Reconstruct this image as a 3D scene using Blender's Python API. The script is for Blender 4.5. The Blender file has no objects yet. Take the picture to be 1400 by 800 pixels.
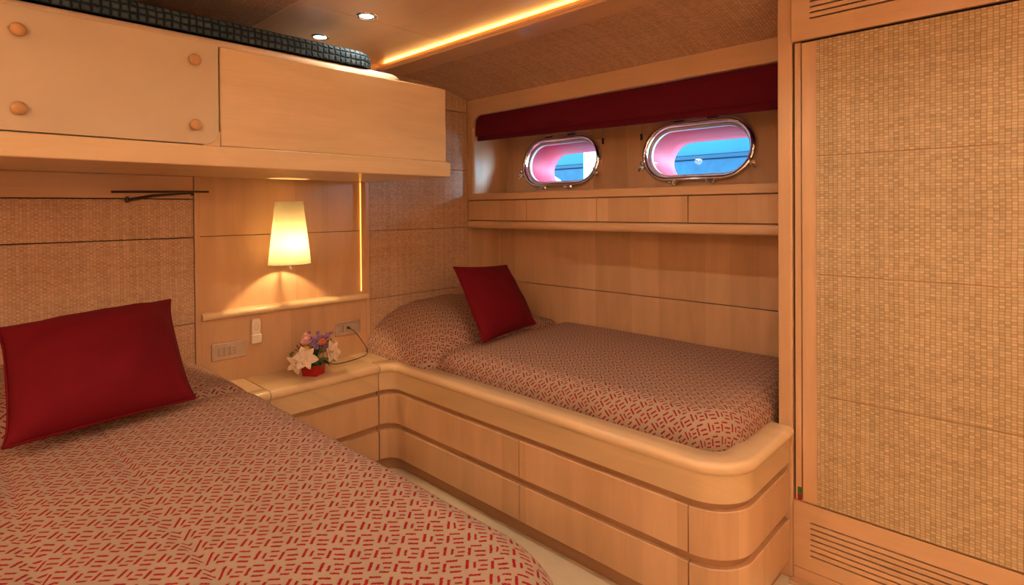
import bpy, bmesh, math, random
from mathutils import Vector, Matrix, noise
random.seed(7)
C = bpy.context.scene.collection
PI = math.pi

# ---------------------------------------------------------------- materials
class N:
    def __init__(s, name):
        s.m = bpy.data.materials.new(name); s.m.use_nodes = True
        s.t = s.m.node_tree; s.n = s.t.nodes; s.l = s.t.links
        s.b = s.n['Principled BSDF']; s.out = s.n['Material Output']
    def put(s, sock, v):
        if isinstance(v, bpy.types.NodeSocket): s.l.new(v, sock)
        elif isinstance(v, (tuple, list)) and len(v) == 3 and sock.type == 'RGBA': sock.default_value = (*v, 1)
        else: sock.default_value = v
    def f(s, op, a, b=0.0, c=0.0):
        k = s.n.new('ShaderNodeMath'); k.operation = op
        s.put(k.inputs[0], a); s.put(k.inputs[1], b); s.put(k.inputs[2], c)
        return k.outputs[0]
    def mix(s, fac, a, b, mode='MIX'):
        k = s.n.new('ShaderNodeMix'); k.data_type = 'RGBA'; k.blend_type = mode
        s.put(k.inputs[0], fac); s.put(k.inputs[6], a); s.put(k.inputs[7], b)
        return k.outputs[2]
    def xyz(s, uv=False):
        k = s.n.new('ShaderNodeTexCoord'); p = s.n.new('ShaderNodeSeparateXYZ')
        s.l.new(k.outputs['UV' if uv else 'Object'], p.inputs[0])
        return p.outputs[0], p.outputs[1], p.outputs[2]
    def vec(s, x, y, z=0.0):
        k = s.n.new('ShaderNodeCombineXYZ'); s.put(k.inputs[0], x); s.put(k.inputs[1], y); s.put(k.inputs[2], z)
        return k.outputs[0]
    def noise(s, v, scale=1.0, detail=3.0, rough=.5, dist=0.0):
        k = s.n.new('ShaderNodeTexNoise'); s.l.new(v, k.inputs['Vector'])
        k.inputs['Scale'].default_value = scale; k.inputs['Detail'].default_value = detail
        k.inputs['Roughness'].default_value = rough; k.inputs['Distortion'].default_value = dist
        return k.outputs[0]
    def white(s, v):
        k = s.n.new('ShaderNodeTexWhiteNoise'); s.l.new(v, k.inputs['Vector']); return k.outputs[0]
    def rng(s, v, a, b, c, d):
        k = s.n.new('ShaderNodeMapRange'); s.put(k.inputs[0], v)
        for i, x in enumerate((a, b, c, d)): k.inputs[i+1].default_value = x
        return k.outputs[0]
    def bump(s, h, strength=.3, dist=.002):
        k = s.n.new('ShaderNodeBump'); s.l.new(h, k.inputs['Height'])
        k.inputs['Strength'].default_value = strength; k.inputs['Distance'].default_value = dist
        s.l.new(k.outputs[0], s.b.inputs['Normal'])
    def fin(s, col=None, rough=None, metal=None, **kw):
        if col is not None: s.put(s.b.inputs['Base Color'], col)
        if rough is not None: s.put(s.b.inputs['Roughness'], rough)
        if metal is not None: s.put(s.b.inputs['Metallic'], metal)
        for k, v in kw.items(): s.put(s.b.inputs[k.replace('_', ' ')], v)
        return s.m

def plain(name, col, rough=.5, metal=0.0, var=.06, scale=30, **kw):
    m = N(name); x, y, z = m.xyz()
    n = m.noise(m.vec(x, y, z), scale)
    c = m.mix(1.0, col, m.vec(*(m.rng(n, .3, .7, 1-var, 1+var),)*3), 'MULTIPLY')
    return m.fin(c, rough, metal, **kw)

def wood(name, col, grain='z', rough=.32, plank=.13, var=.16):
    """pale maple veneer: bands of slightly different leaves, fine streaks along the grain"""
    m = N(name); x, y, z = m.xyz()
    if grain == 'z': across, along = m.f('ADD', x, y), z
    elif grain == 'x': across, along = m.f('ADD', m.f('MULTIPLY', y, .7), z), x
    else: across, along = m.f('ADD', m.f('MULTIPLY', x, .7), z), y
    sa = m.f('MULTIPLY', across, 1/plank)
    ja = m.f('FLOOR', m.f('ADD', sa, m.f('MULTIPLY', m.noise(m.vec(sa, 3.1), .9, 0), .9)))
    leaf = m.white(m.vec(ja, m.f('FLOOR', m.f('MULTIPLY', along, .45))))
    fine = m.noise(m.vec(m.f('MULTIPLY', across, 150), m.f('MULTIPLY', along, 5)), 1, 4, .6, .3)
    broad = m.noise(m.vec(m.f('MULTIPLY', across, 14), m.f('MULTIPLY', along, 2.2), 5), 1, 3, .5, .6)
    fleck = m.noise(m.vec(m.f('MULTIPLY', across, 60), m.f('MULTIPLY', along, 40), 9), 1, 2, .5)
    v = m.f('ADD', m.rng(leaf, 0, 1, 1-var*.5, 1+var*.4), m.f('MULTIPLY', m.f('SUBTRACT', fine, .5), .13))
    v = m.f('ADD', v, m.f('MULTIPLY', m.f('SUBTRACT', broad, .5), .30))
    v = m.f('SUBTRACT', v, m.rng(fleck, .70, .80, 0, .07))
    c = m.mix(1.0, col, m.vec(v, m.f('POWER', v, 1.15), m.f('POWER', v, 1.35)), 'MULTIPLY')
    m.bump(fine, .05, .001)
    m.b.inputs['Coat Weight'].default_value = .25; m.b.inputs['Coat Roughness'].default_value = .18
    return m.fin(c, rough)

def weave(name, col, s_ax, t_ax, w=.0130, h=.0085, dark=.42, strength=.55):
    """plaited flat reed: over and under strips"""
    m = N(name); ax = dict(zip('xyz', m.xyz()))
    s_, t_ = ax[s_ax], ax[t_ax]
    wob = m.f('MULTIPLY', m.f('SUBTRACT', m.noise(m.vec(s_, t_), 9, 2), .5), .006)
    s_ = m.f('ADD', s_, wob); t_ = m.f('ADD', t_, wob)
    cs, ct = m.f('MULTIPLY', s_, 1/w), m.f('MULTIPLY', t_, 1/h)
    i, j = m.f('FLOOR', cs), m.f('FLOOR', ct)
    fx, fy = m.f('FRACT', cs), m.f('FRACT', ct)
    chk = m.f('MODULO', m.f('ABSOLUTE', m.f('ADD', i, j)), 2)
    dx = m.f('ABSOLUTE', m.f('SUBTRACT', fx, .5)); dy = m.f('ABSOLUTE', m.f('SUBTRACT', fy, .5))
    ex = m.rng(dx, .36, .5, 0, 1); ey = m.rng(dy, .30, .5, 0, 1)
    ey = m.f('MULTIPLY', ey, m.rng(chk, 0, 1, .45, 1)); ex = m.f('MULTIPLY', ex, m.rng(chk, 0, 1, 1, .7))
    e = m.f('MAXIMUM', ex, ey)
    r = m.white(m.vec(i, j)); rc = m.white(m.vec(i, 77.0)); rr = m.white(m.vec(j, 31.0))
    big = m.noise(m.vec(s_, t_), 3.5, 2)
    v = m.f('ADD', m.rng(r, 0, 1, .86, 1.10), m.f('MULTIPLY', m.f('SUBTRACT', rc, .5), .12))
    v = m.f('ADD', v, m.f('MULTIPLY', m.f('SUBTRACT', rr, .5), .08))
    v = m.f('ADD', v, m.rng(chk, 0, 1, -.06, .07))
    v = m.f('ADD', v, m.f('MULTIPLY', m.f('SUBTRACT', big, .5), .22))
    v = m.f('MULTIPLY', v, m.f('SUBTRACT', 1.0, m.f('MULTIPLY', e, dark)))
    c = m.mix(1.0, col, m.vec(v, m.f('POWER', v, 1.15), m.f('POWER', v, 1.4)), 'MULTIPLY')
    hgt = m.f('SUBTRACT', m.rng(chk, 0, 1, .4, .7), m.f('MULTIPLY', e, .6))
    m.bump(hgt, strength, .002)
    return m.fin(c, .55)

def spread_cloth(name):
    """beige woven cloth with the red broken-bar figure"""
    m = N(name); u, v, _ = m.xyz(uv=True)
    n = m.noise(m.vec(u, v), 260, 2)
    n2 = m.noise(m.vec(v, u, 4), 260, 2)
    ca, sa = math.cos(math.radians(46)), math.sin(math.radians(46)); U = .0088
    p0 = m.f('ADD', m.f('MULTIPLY', u, ca/U), m.f('MULTIPLY', v, sa/U))
    q0 = m.f('SUBTRACT', m.f('MULTIPLY', v, ca/U), m.f('MULTIPLY', u, sa/U))
    p = m.f('ADD', p0, m.f('MULTIPLY', m.f('SUBTRACT', n, .5), .55))
    q = m.f('ADD', q0, m.f('MULTIPLY', m.f('SUBTRACT', n2, .5), .55))
    row = m.f('FLOOR', m.f('MULTIPLY', q, .2))
    odd = m.f('SUBTRACT', row, m.f('MULTIPLY', m.f('FLOOR', m.f('MULTIPLY', row, .5)), 2))
    pp = m.f('MULTIPLY', m.f('FRACT', m.f('MULTIPLY', m.f('ADD', p, m.f('MULTIPLY', odd, 5)), .1)), 10)
    qq = m.f('SUBTRACT', m.f('MULTIPLY', m.f('FRACT', m.f('MULTIPLY', q, .2)), 5), 2.5)
    els = [(.9, .1, .56, 2.9), (2.45, -.2, .46, 1.9), (4.1, -1.85, 1.8, .46), (4.45, -.45, 1.4, .44), (4.2, 1.2, 1.8, .46),
           (6.2, -.45, .54, 2.6), (8.65, -1.95, 2.2, .48), (8.5, -.4, 2.3, .50), (7.6, 1.55, 2.3, .48)]
    d = None
    for (a, b, w, h) in els:
        e = m.f('MAXIMUM', m.f('SUBTRACT', m.f('ABSOLUTE', m.f('SUBTRACT', pp, a)), w/2),
                m.f('SUBTRACT', m.f('ABSOLUTE', m.f('SUBTRACT', qq, b)), h/2))
        d = e if d is None else m.f('MINIMUM', d, e)
    mask = m.rng(d, -.02, .13, 1, 0)
    wx = m.f('SINE', m.f('MULTIPLY', u, 2*PI/.0042)); wy = m.f('SINE', m.f('MULTIPLY', v, 2*PI/.0042))
    th = m.f('MULTIPLY', wx, wy)
    base = m.mix(m.rng(th, -1, 1, 0, 1), (.29, .215, .16), (.49, .38, .29))
    red = m.mix(n, (.26, .008, .014), (.36, .016, .024))
    c = m.mix(mask, base, red)
    m.bump(m.f('ADD', m.f('MULTIPLY', th, .5), mask), .35, .0012)
    return m.fin(c, .9, Specular_IOR_Level=.15)

def cloth(name, col, scale=900, strength=.25, sheen=0.0):
    m = N(name); x, y, z = m.xyz()
    n = m.noise(m.vec(x, y, z), scale, 2); b = m.noise(m.vec(x, y, z), 7, 2)
    v = m.f('ADD', m.rng(n, .3, .7, .82, 1.15), m.f('MULTIPLY', m.f('SUBTRACT', b, .5), .2))
    c = m.mix(1.0, col, m.vec(v, v, v), 'MULTIPLY'); m.bump(n, strength, .001)
    m.b.inputs['Sheen Weight'].default_value = sheen
    return m.fin(c, .85, Specular_IOR_Level=.2)

def waffle(name):
    m = N(name); x, y, z = m.xyz(uv=True)
    wn = m.noise(m.vec(x, y), 22, 2); x = m.f('ADD', x, m.f('MULTIPLY', m.f('SUBTRACT', wn, .5), .014)); y = m.f('ADD', y, m.f('MULTIPLY', m.f('SUBTRACT', m.noise(m.vec(y, x, 3), 26, 2), .5), .012))
    w = .024
    fx = m.f('FRACT', m.f('MULTIPLY', x, 1/w)); fy = m.f('FRACT', m.f('MULTIPLY', y, 1/w))
    ii, jj = m.f('FLOOR', m.f('MULTIPLY', x, 1/w)), m.f('FLOOR', m.f('MULTIPLY', y, 1/w))
    dx = m.f('ABSOLUTE', m.f('SUBTRACT', fx, .5)); dy = m.f('ABSOLUTE', m.f('SUBTRACT', fy, .5))
    e = m.f('MAXIMUM', dx, dy); g = m.rng(e, .24, .50, 0, 1)
    r = m.white(m.vec(ii, jj))
    c = m.mix(g, m.mix(r, (.045, .075, .10), (.075, .105, .13)), (.010, .015, .022))
    m.bump(m.f('SUBTRACT', 1.0, g), .9, .006)
    return m.fin(c, .95, Specular_IOR_Level=.1)

def emit(name, col, st):
    m = N(name); m.b.inputs['Emission Color'].default_value = (*col, 1); m.b.inputs['Emission Strength'].default_value = st
    return m.fin(col, .5)

WCOL = (.64, .405, .23)
M = dict(
    wv=wood('maple vertical grain', WCOL, 'z', var=.20),
    wx=wood('maple grain along hull', WCOL, 'x', plank=.4, var=.08),
    wy=wood('maple grain across', WCOL, 'y', plank=.4, var=.08),
    wb=wood('bunk maple', (.72, .525, .30), 'y', plank=.9, var=.04),
    rail=wood('solid maple rail', (.76, .56, .335), 'x', rough=.25, plank=.9, var=.04),
    groove=wood('shaded finger groove maple', (.42, .235, .12), 'x', plank=.9, var=.03, rough=.45),  # darker than the other maple: recess shade put into the colour
    ceilw=wood('ceiling maple', (.70, .44, .25), 'x', plank=2.5, var=.02, rough=.35),
    woven=weave('woven reed head wall', (.60, .40, .26), 'y', 'z', w=.0108, h=.0072, dark=.34, strength=.4),
    wovend=weave('woven reed wardrobe', (.54, .405, .235), 'x', 'z', dark=.55),
    wovenc=weave('woven reed ceiling', (.66, .43, .30), 'x', 'y', dark=.5),
    dark=plain('dark gap', (.045, .018, .008), .8),
    carpet=None,
    spread=spread_cloth('patterned bedspread cloth'),
    red=cloth('dark red cushion cloth', (.15, .003, .010)),
    blind=cloth('burgundy blind cloth', (.125, .006, .018), 500, .1),
    waffle=waffle('navy waffle blanket'),
    cream=plain('cream lacquer', (.62, .50, .34), .35, 0, .03, 8),
    linen=cloth('cream mattress ticking', (.78, .62, .48), 600, .1),
    knob=wood('turned maple knob', (.58, .33, .14), 'z', rough=.2),
    chrome=plain('polished chrome', (.80, .80, .82), .09, 1.0, .02),
    steel=plain('brushed metal plate', (.60, .50, .44), .38, .7, .05, 60),
    key=plain('grey switch rocker', (.50, .41, .34), .4, .3, .03),
    blk=plain('black plastic', (.02, .018, .016), .4),
    ivory=plain('ivory plastic', (.80, .70, .55), .35, 0, .02),
    bronze=plain('dark bronze metal', (.09, .055, .04), .35, .8, .1),
    green=plain('green tape', (.02, .16, .03), .5), rtape=plain('red tape', (.30, .01, .02), .5),
)
def carpet_mat():
    m = N('cream cut pile carpet'); x, y, z = m.xyz()
    n = m.noise(m.vec(x, y, z), 420, 4, .7); b = m.noise(m.vec(x, y, z), 18, 3)
    v = m.f('ADD', m.rng(n, .25, .75, .80, 1.12), m.f('MULTIPLY', m.f('SUBTRACT', b, .5), .16))
    c = m.mix(1.0, (.84, .74, .54), m.vec(v, v, m.f('POWER', v, 1.2)), 'MULTIPLY')
    m.bump(n, .6, .004); return m.fin(c, .95)
M['carpet'] = carpet_mat()
def shade_mat():
    m = N('ivory fabric lampshade')
    tr = m.n.new('ShaderNodeBsdfTranslucent'); df = m.n.new('ShaderNodeBsdfDiffuse'); mx = m.n.new('ShaderNodeMixShader')
    x, y, z = m.xyz(); w = m.noise(m.vec(x, y, z), 500, 2)
    v = m.rng(w, .3, .7, .94, 1.0); c = m.mix(1.0, (.235, .19, .115), m.vec(v, v, v), 'MULTIPLY')
    m.l.new(c, tr.inputs[0]); m.l.new(c, df.inputs[0]); mx.inputs[0].default_value = .38
    m.l.new(tr.outputs[0], mx.inputs[1]); m.l.new(df.outputs[0], mx.inputs[2]); m.l.new(mx.outputs[0], m.out.inputs[0])
    return m.m
M['shade'] = shade_mat()
def glass_mat():
    m = N('porthole glass')
    tr = m.n.new('ShaderNodeBsdfTransparent'); gl = m.n.new('ShaderNodeBsdfGlossy'); mx = m.n.new('ShaderNodeMixShader')
    fr = m.n.new('ShaderNodeFresnel'); fr.inputs[0].default_value = 1.5
    tr.inputs[0].default_value = (.90, .97, 1, 1); gl.inputs['Roughness'].default_value = .02
    ge = m.n.new('ShaderNodeNewGeometry'); m.l.new(m.f('MULTIPLY', fr.outputs[0], m.f('SUBTRACT', 1.0, ge.outputs['Backfacing'])), mx.inputs[0]); m.l.new(tr.outputs[0], mx.inputs[1]); m.l.new(gl.outputs[0], mx.inputs[2])
    m.l.new(mx.outputs[0], m.out.inputs[0]); return m.m
M['glass'] = glass_mat()

# ---------------------------------------------------------------- mesh helpers
def BM(): return bmesh.new()
def box(bm, x0, x1, y0, y1, z0, z1):
    vs = [bm.verts.new(p) for p in ((x0,y0,z0),(x1,y0,z0),(x1,y1,z0),(x0,y1,z0),(x0,y0,z1),(x1,y0,z1),(x1,y1,z1),(x0,y1,z1))]
    for f in ((0,3,2,1),(4,5,6,7),(0,1,5,4),(1,2,6,5),(2,3,7,6),(3,0,4,7)): bm.faces.new([vs[i] for i in f])
    return vs
def obj(name, bm, mat, parent=None, bevel=0, seg=2, smooth=None, kind=None, angle=35):
    me = bpy.data.meshes.new(name)
    bmesh.ops.recalc_face_normals(bm, faces=bm.faces[:]); bm.to_mesh(me); bm.free()
    o = bpy.data.objects.new(name, me); C.objects.link(o)
    me.materials.append(mat)
    if parent is not None:
        o.parent = parent
        p = parent
        loc = Vector((0,0,0))
        while p is not None: loc += p.location; p = p.parent
        if not parent.get('_local'): o.location = -loc
    if smooth is None: smooth = True
    if smooth:
        me.shade_smooth() if hasattr(me, 'shade_smooth') else None
        me.set_sharp_from_angle(angle=math.radians(angle))
    if bevel:
        b = o.modifiers.new('soft edge', 'BEVEL'); b.width = bevel; b.segments = seg; b.limit_method = 'ANGLE'; b.angle_limit = math.radians(40)
        b.harden_normals = False
    if kind: o['kind'] = kind
    return o
def boxobj(name, mat, x0, x1, y0, y1, z0, z1, parent=None, bevel=.002, kind=None, seg=2):
    bm = BM(); box(bm, x0, x1, y0, y1, z0, z1); return obj(name, bm, mat, parent, bevel, seg, kind=kind)
def struct(name, bm, mat, bevel=0, **k): return obj(name, bm, mat, None, bevel, kind='structure', **k)
def thing(name, label, cat, loc=(0,0,0), group=None, local=False):
    o = bpy.data.objects.new(name, None); C.objects.link(o); o.location = loc; o.empty_display_size = .05
    o['label'] = label; o['category'] = cat
    if group: o['group'] = group
    if local: o['_local'] = 1
    return o
def tag(o, label, cat, group=None):
    o['label'] = label; o['category'] = cat
    if group: o['group'] = group
    return o
def sweep(bm, path, prof, closed_prof=True, out=None):
    """PATH: (x, y) points; PROF: (offset outward, z). Outward is to the right of travel."""
    n = len(path); rings = []
    for i, p in enumerate(path):
        a = Vector(path[max(i-1, 0)]); b = Vector(path[min(i+1, n-1)]); t = (b-a).normalized()
        nr = Vector((t.y, -t.x))
        k = 1.0
        if 0 < i < n-1:
            t1 = (Vector(path[i])-a).normalized(); k = 1/max(.5, t1.dot(t))
        rings.append([bm.verts.new((p[0]+nr.x*o*k, p[1]+nr.y*o*k, z)) for o, z in prof])
    m = len(prof)
    for r0, r1 in zip(rings, rings[1:]):
        for j in range(m if closed_prof else m-1):
            bm.faces.new((r0[j], r0[(j+1) % m], r1[(j+1) % m], r1[j]))
    if closed_prof:
        bm.faces.new(rings[0]); bm.faces.new(rings[-1][::-1])
    return rings
def arc(cx, cy, r, a0, a1, n=14):
    return [(cx+r*math.cos(math.radians(a0+(a1-a0)*i/n)), cy+r*math.sin(math.radians(a0+(a1-a0)*i/n))) for i in range(n+1)]
def tube(bm, pts, r, n=8, cap=True):
    pts = [Vector(p) for p in pts]; rings = []
    up = None
    for i, p in enumerate(pts):
        t = (pts[min(i+1, len(pts)-1)]-pts[max(i-1, 0)]).normalized()
        if up is None: up = t.orthogonal().normalized()
        s = t.cross(up).normalized(); up = s.cross(t).normalized()
        rr = r[i] if isinstance(r, (list, tuple)) else r
        rings.append([bm.verts.new(p + (up*math.cos(2*PI*k/n) + s*math.sin(2*PI*k/n))*rr) for k in range(n)])
    for a, b in zip(rings, rings[1:]):
        for k in range(n): bm.faces.new((a[k], a[(k+1) % n], b[(k+1) % n], b[k]))
    if cap: bm.faces.new(rings[0][::-1]); bm.faces.new(rings[-1])
def lathe(bm, prof, axis_m=Matrix(), n=24, cap0=False, cap1=False):
    rings = []
    for r, z in prof:
        rings.append([bm.verts.new(axis_m @ Vector((r*math.cos(2*PI*k/n), r*math.sin(2*PI*k/n), z))) for k in range(n)])
    for a, b in zip(rings, rings[1:]):
        for k in range(n): bm.faces.new((a[k], a[(k+1) % n], b[(k+1) % n], b[k]))
    if cap0: bm.faces.new(rings[0][::-1])
    if cap1: bm.faces.new(rings[-1])
def ball(bm, c, r, sc=(1,1,1), sub=2):
    g = bmesh.ops.create_icosphere(bm, subdivisions=sub, radius=r)
    for v in g['verts']: v.co = Vector((v.co.x*sc[0], v.co.y*sc[1], v.co.z*sc[2])) + Vector(c)
def capsule(w, h, n=16):
    """points of a stadium outline of overall size w x h, anticlockwise"""
    r = h/2; d = w/2-r; P = []
    for i in range(n+1): a = -PI/2+PI*i/n; P.append((d+r*math.cos(a), r*math.sin(a)))
    for i in range(n+1): a = PI/2+PI*i/n; P.append((-d+r*math.cos(a), r*math.sin(a)))
    return P
def fill_holes(bm, outer, holes, to3):
    es = []
    for loop in [outer]+holes:
        vs = [bm.verts.new(to3(p)) for p in loop]
        es += [bm.edges.new((vs[i], vs[(i+1) % len(vs)])) for i in range(len(vs))]
    bmesh.ops.triangle_fill(bm, edges=es, use_beauty=True)

# ---------------------------------------------------------------- room shell
CZ = 2.10                       # ceiling height
XW = 1.983                      # end bulkhead
YW = 2.08                       # wardrobe face
bm = BM(); box(bm, -.1, 4.3, -1.6, 3.0, -.05, 0); struct('floor', bm, M['carpet'])

seams = [0, .446, .815, 1.187, 1.547, 1.912, 2.16]
# woven head wall, left of the lamp niche
bm = BM()
for z0, z1 in zip(seams[1:4], seams[2:4]): box(bm, -.03, 0, -1.6, .797, z0+.0014, z1-.0014)
box(bm, -.03, 0, -1.6, .797, 0, seams[1]-.0025)
box(bm, -.03, 0, -1.6, .797, seams[3]+.0025, 1.352)
struct('wall_head', bm, M['woven'], .0015)
# woven head wall between niche and hull
bm = BM()
for z0, z1 in zip(seams, seams[1:]): box(bm, -.03, 0, 1.668, 2.381, z0+.0014, z1-.0014)
struct('wall_head_hullside', bm, M['woven'], .0015)
bm = BM(); box(bm, -.12, -.06, -1.6, 3.0, 0, 2.3); struct('wall_head_backing', bm, M['dark'])
# maple casing of the niche: boards either side, board below, recessed back
bm = BM()
box(bm, -.06, .002, .800, .822, .0, 1.452); box(bm, -.06, .002, 1.642, 1.665, 0, 2.15)
box(bm, -.06, 0, .822, 1.642, 0, .835)
struct('trim_1', bm, M['wv'], .0015)
bm = BM(); box(bm, -.06, -.05, .80, 1.66, .83, 1.1865); box(bm, -.06, -.05, .80, 1.66, 1.1895, 2.15)
struct('trim_2', bm, M['wv'], .001)
bm = BM(); box(bm, -.03, .003, -1.6, .797, 1.356, 1.452); struct('trim_3', bm, M['wy'], .002)
# niche ledge, bullnosed
bm = BM()
prof = [(-.05, .820), (.008, .820)] + [(.010+.016*math.cos(a), .836+.016*math.sin(a)) for a in [(-90+180*i/8)*PI/180 for i in range(9)]] + [(-.05, .852)]
rs = [[bm.verts.new((x, y, z)) for x, z in prof] for y in (.822, 1.642)]
for j in range(len(prof)): bm.faces.new((rs[0][j], rs[0][(j+1) % len(prof)], rs[1][(j+1) % len(prof)], rs[1][j]))
bm.faces.new(rs[0]); bm.faces.new(rs[1][::-1])
o = obj('niche_ledge', bm, M['rail']); tag(o, 'slim rounded maple ledge along the foot of the lit niche below the lamp', 'ledge')
for y0, y1 in ((.8222, .8240), (1.6400, 1.6418)):
    bm = BM(); box(bm, -.049, -.044, y0, y1, .86, 1.45)
    o = obj('niche_light_strip', bm, emit('amber niche strip', (1, .47, .10), 3.2)); tag(o, 'thin amber strip of light in the %s back corner of the lamp niche' % ('left' if y0 < 1 else 'right'), 'strip light')

# hull side
bm = BM(); box(bm, -.03, .0, 2.384, 2.68, 0, 1.40); struct('trim_4', bm, M['wv'], .001)
bm = BM()
HY = lambda z: 2.655 + .0
box(bm, -.03, 2.0, 2.652, 2.70, .3, .8275); box(bm, -.03, 2.0, 2.652, 2.70, .8315, 1.24)
struct('wall_hull_lower', bm, M['wv'], .0015)
# upper hull wall, leaning outwards, pierced for the portholes
tilt = math.atan(.075/.55); HB = Vector((0, 2.688, 1.40))
def hull(p, d=0.0):                      # p: (x, distance up the lining), d: depth outboard
    return Vector((p[0], HB.y + p[1]*math.sin(tilt) + d*math.cos(tilt), HB.z + p[1]*math.cos(tilt) - d*math.sin(tilt)))
PC = [(.492, .193), (1.378, .193)]; PWH = (.562, .274)
holes = [[(c[0]+x, c[1]+z) for x, z in capsule(*PWH)] for c in PC]
bm = BM(); fill_holes(bm, [(-.03, -.02), (2.02, -.02), (2.02, .75), (-.03, .75)], holes, hull)
struct('wall_hull', bm, M['wv'])
# side reveal of the window recess with rounded front edge
bm = BM()
pts = [(2.384, -.03), (2.384, .045)] + [(2.384+.03-.03*math.cos(a), .045+.03*math.sin(a)) for a in [PI/2*i/6 for i in range(1, 7)]][:0] + [(2.395, .055), (2.42, .050), (2.78, .028), (2.80, -.03)]
lo = [bm.verts.new((x, y, 1.395)) for y, x in pts]; hi = [bm.verts.new((x, y, 2.06)) for y, x in pts]
for j in range(len(pts)): bm.faces.new((lo[j], lo[(j+1) % len(pts)], hi[(j+1) % len(pts)], hi[j]))
bm.faces.new(lo); bm.faces.new(hi[::-1])
struct('trim_5', bm, M['wv'], .008, seg=3)
# header over the recess, its near corner rounded into the side board
bm = BM()
hd = [(2.0, 1.889), (.13, 1.889)] + [(.13-.075*math.sin(a), 1.889-.0-.075*(1-math.cos(a))) for a in [PI/2*i/6 for i in range(1, 7)]] + [(.0, 1.80), (0, 1.93)]
hd += [(.0+.07*(1-math.cos(a)), 1.93+.065*math.sin(a)) for a in [PI/2*i/6 for i in range(1, 7)]] + [(2.0, 1.995)]
a_ = [bm.verts.new((x, 2.381, z)) for x, z in hd]; b_ = [bm.verts.new((x, 2.401, z)) for x, z in hd]
for j in range(len(hd)): bm.faces.new((a_[j], a_[(j+1) % len(hd)], b_[(j+1) % len(hd)], b_[j]))
bm.faces.new(a_); bm.faces.new(b_[::-1])
struct('trim_6', bm, M['wx'], .004, seg=3)
bm = BM(); box(bm, -.05, 2.0, 2.40, 2.80, 1.90, 1.93); struct('trim_7', bm, M['wx'])

# ceilings
bm = BM()
for xa, xb in ((-.1, .609), (.611, 1.829), (1.831, 3.049), (3.051, 4.3)): box(bm, xa, xb, .99, 1.90, CZ, CZ+.02)
struct("ceiling", bm, M['ceilw'], .0015)
bm = BM(); box(bm, -.1, 4.3, -1.6, .987, CZ, CZ+.02); struct('ceiling_woven', bm, M['wovenc'], .0015)
bm = BM()
sl = [(1.845, 2.066), (2.05, 2.058), (2.20, 2.035), (2.31, 2.010), (2.385, 1.985)]
for x0, x1 in ((-.1, 4.3),):
    A = [bm.verts.new((x0, y, z)) for y, z in sl]; B = [bm.verts.new((x1, y, z)) for y, z in sl]
    for j in range(len(sl)-1): bm.faces.new((A[j], B[j], B[j+1], A[j+1]))
struct('ceiling_slope', bm, M['wovenc'])
bm = BM(); box(bm, -.1, 4.3, 1.72, 1.862, 2.056, 2.068); box(bm, -.1, 4.3, 1.72, 1.732, 2.068, 2.082); struct('trim_8', bm, M['wx'], .004, seg=3)
bm = BM(); box(bm, -.1, 4.3, 1.90, 3.0, 2.10, 2.14); struct('ceiling_backing', bm, M['dark'])
# cove light strip lying on the trim board
bm = BM(); box(bm, .0, 4.2, 1.760, 1.775, 2.0685, 2.074)
o = obj('cove_light_strip', bm, emit('amber light strip', (1, .48, .08), 3.0)); tag(o, 'amber strip of light hidden above the ceiling trim board', 'strip light')

# walls behind the camera and at the sides (seen only by reflection and from other positions)
bm = BM(); box(bm, 4.2, 4.3, -1.6, 3.0, 0, 2.3); struct('wall_foot', bm, M['wv'])
bm = BM(); box(bm, -.1, 4.3, -1.7, -1.6, 0, 2.3); struct('wall_inboard', bm, M['wv'])
bm = BM(); box(bm, XW, 2.030, YW, 2.80, 0, 2.12); struct('wall_bulkhead', bm, M['wv'], .003)
bm = BM(); box(bm, 2.03, 4.3, 2.20, 2.30, 0, 2.3); struct('wall_wardrobe_back', bm, M['dark'])

# ---------------------------------------------------------------- wardrobe
wr = thing('wardrobe', 'tall built-in maple wardrobe with woven reed door panels at the foot of the bed', 'wardrobe', (2.6, 2.14, 0))
X1 = 3.6
def slotted(name, z0, z1, slots, xs, y0=YW):
    """board with long ventilation slots, dark behind"""
    bm = BM(); zs = [z0]
    for s in sorted(slots): zs += [s-.0028, s+.0028]
    zs.append(z1)
    for k in range(0, len(zs), 2): box(bm, xs, X1-.05, y0, y0+.018, zs[k], zs[k+1])
    box(bm, 2.032, xs, y0, y0+.018, z0, z1)
    bmesh.ops.remove_doubles(bm, verts=bm.verts[:], dist=.0001)
    return obj(name, bm, M['wx'], wr, 0)
lo_board = slotted('lower_vent_board', .053, .281, [.218-.0188*k for k in range(7)], 2.086, YW-.002)
up_board = slotted('upper_vent_board', 1.869, 2.10, [1.937+.0188*k for k in range(7)], 2.090, YW-.008)
boxobj('plinth', M['wx'], 2.032, X1, YW-.002, YW+.016, 0, .0505, wr, .001)
bm = BM(); box(bm, 2.032, X1, YW+.022, YW+.10, 0, 2.10); obj('carcass', bm, M['dark'], wr)
dr = boxobj('door', M['wv'], 2.061, X1, YW, YW+.02, .284, 1.862, wr, .003)
zz = [.286, .665, 1.071, 1.470, 1.862]
for z0, z1 in zip(zz, zz[1:]):
    boxobj('woven_panel', M['wovend'], 2.109, X1, YW-.004, YW+.002, z0+.0018, z1-.0018, dr, .0012)
bm = BM(); box(bm, 2.037, 2.057, YW+.008, YW+.02, .281, 1.866); obj('hinge_strip', bm, M['wv'], wr, .001)
bm = BM(); box(bm, 2.044, 2.056, YW+.005, YW+.0079, .305, .327); o = obj('green_tape', bm, M['green'], wr); o['label'] = 'small green tape mark'
bm = BM(); box(bm, 2.044, 2.056, YW+.005, YW+.0079, .282, .303); o = obj('red_tape', bm, M['rtape'], wr); o['label'] = 'small red tape mark'

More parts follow.
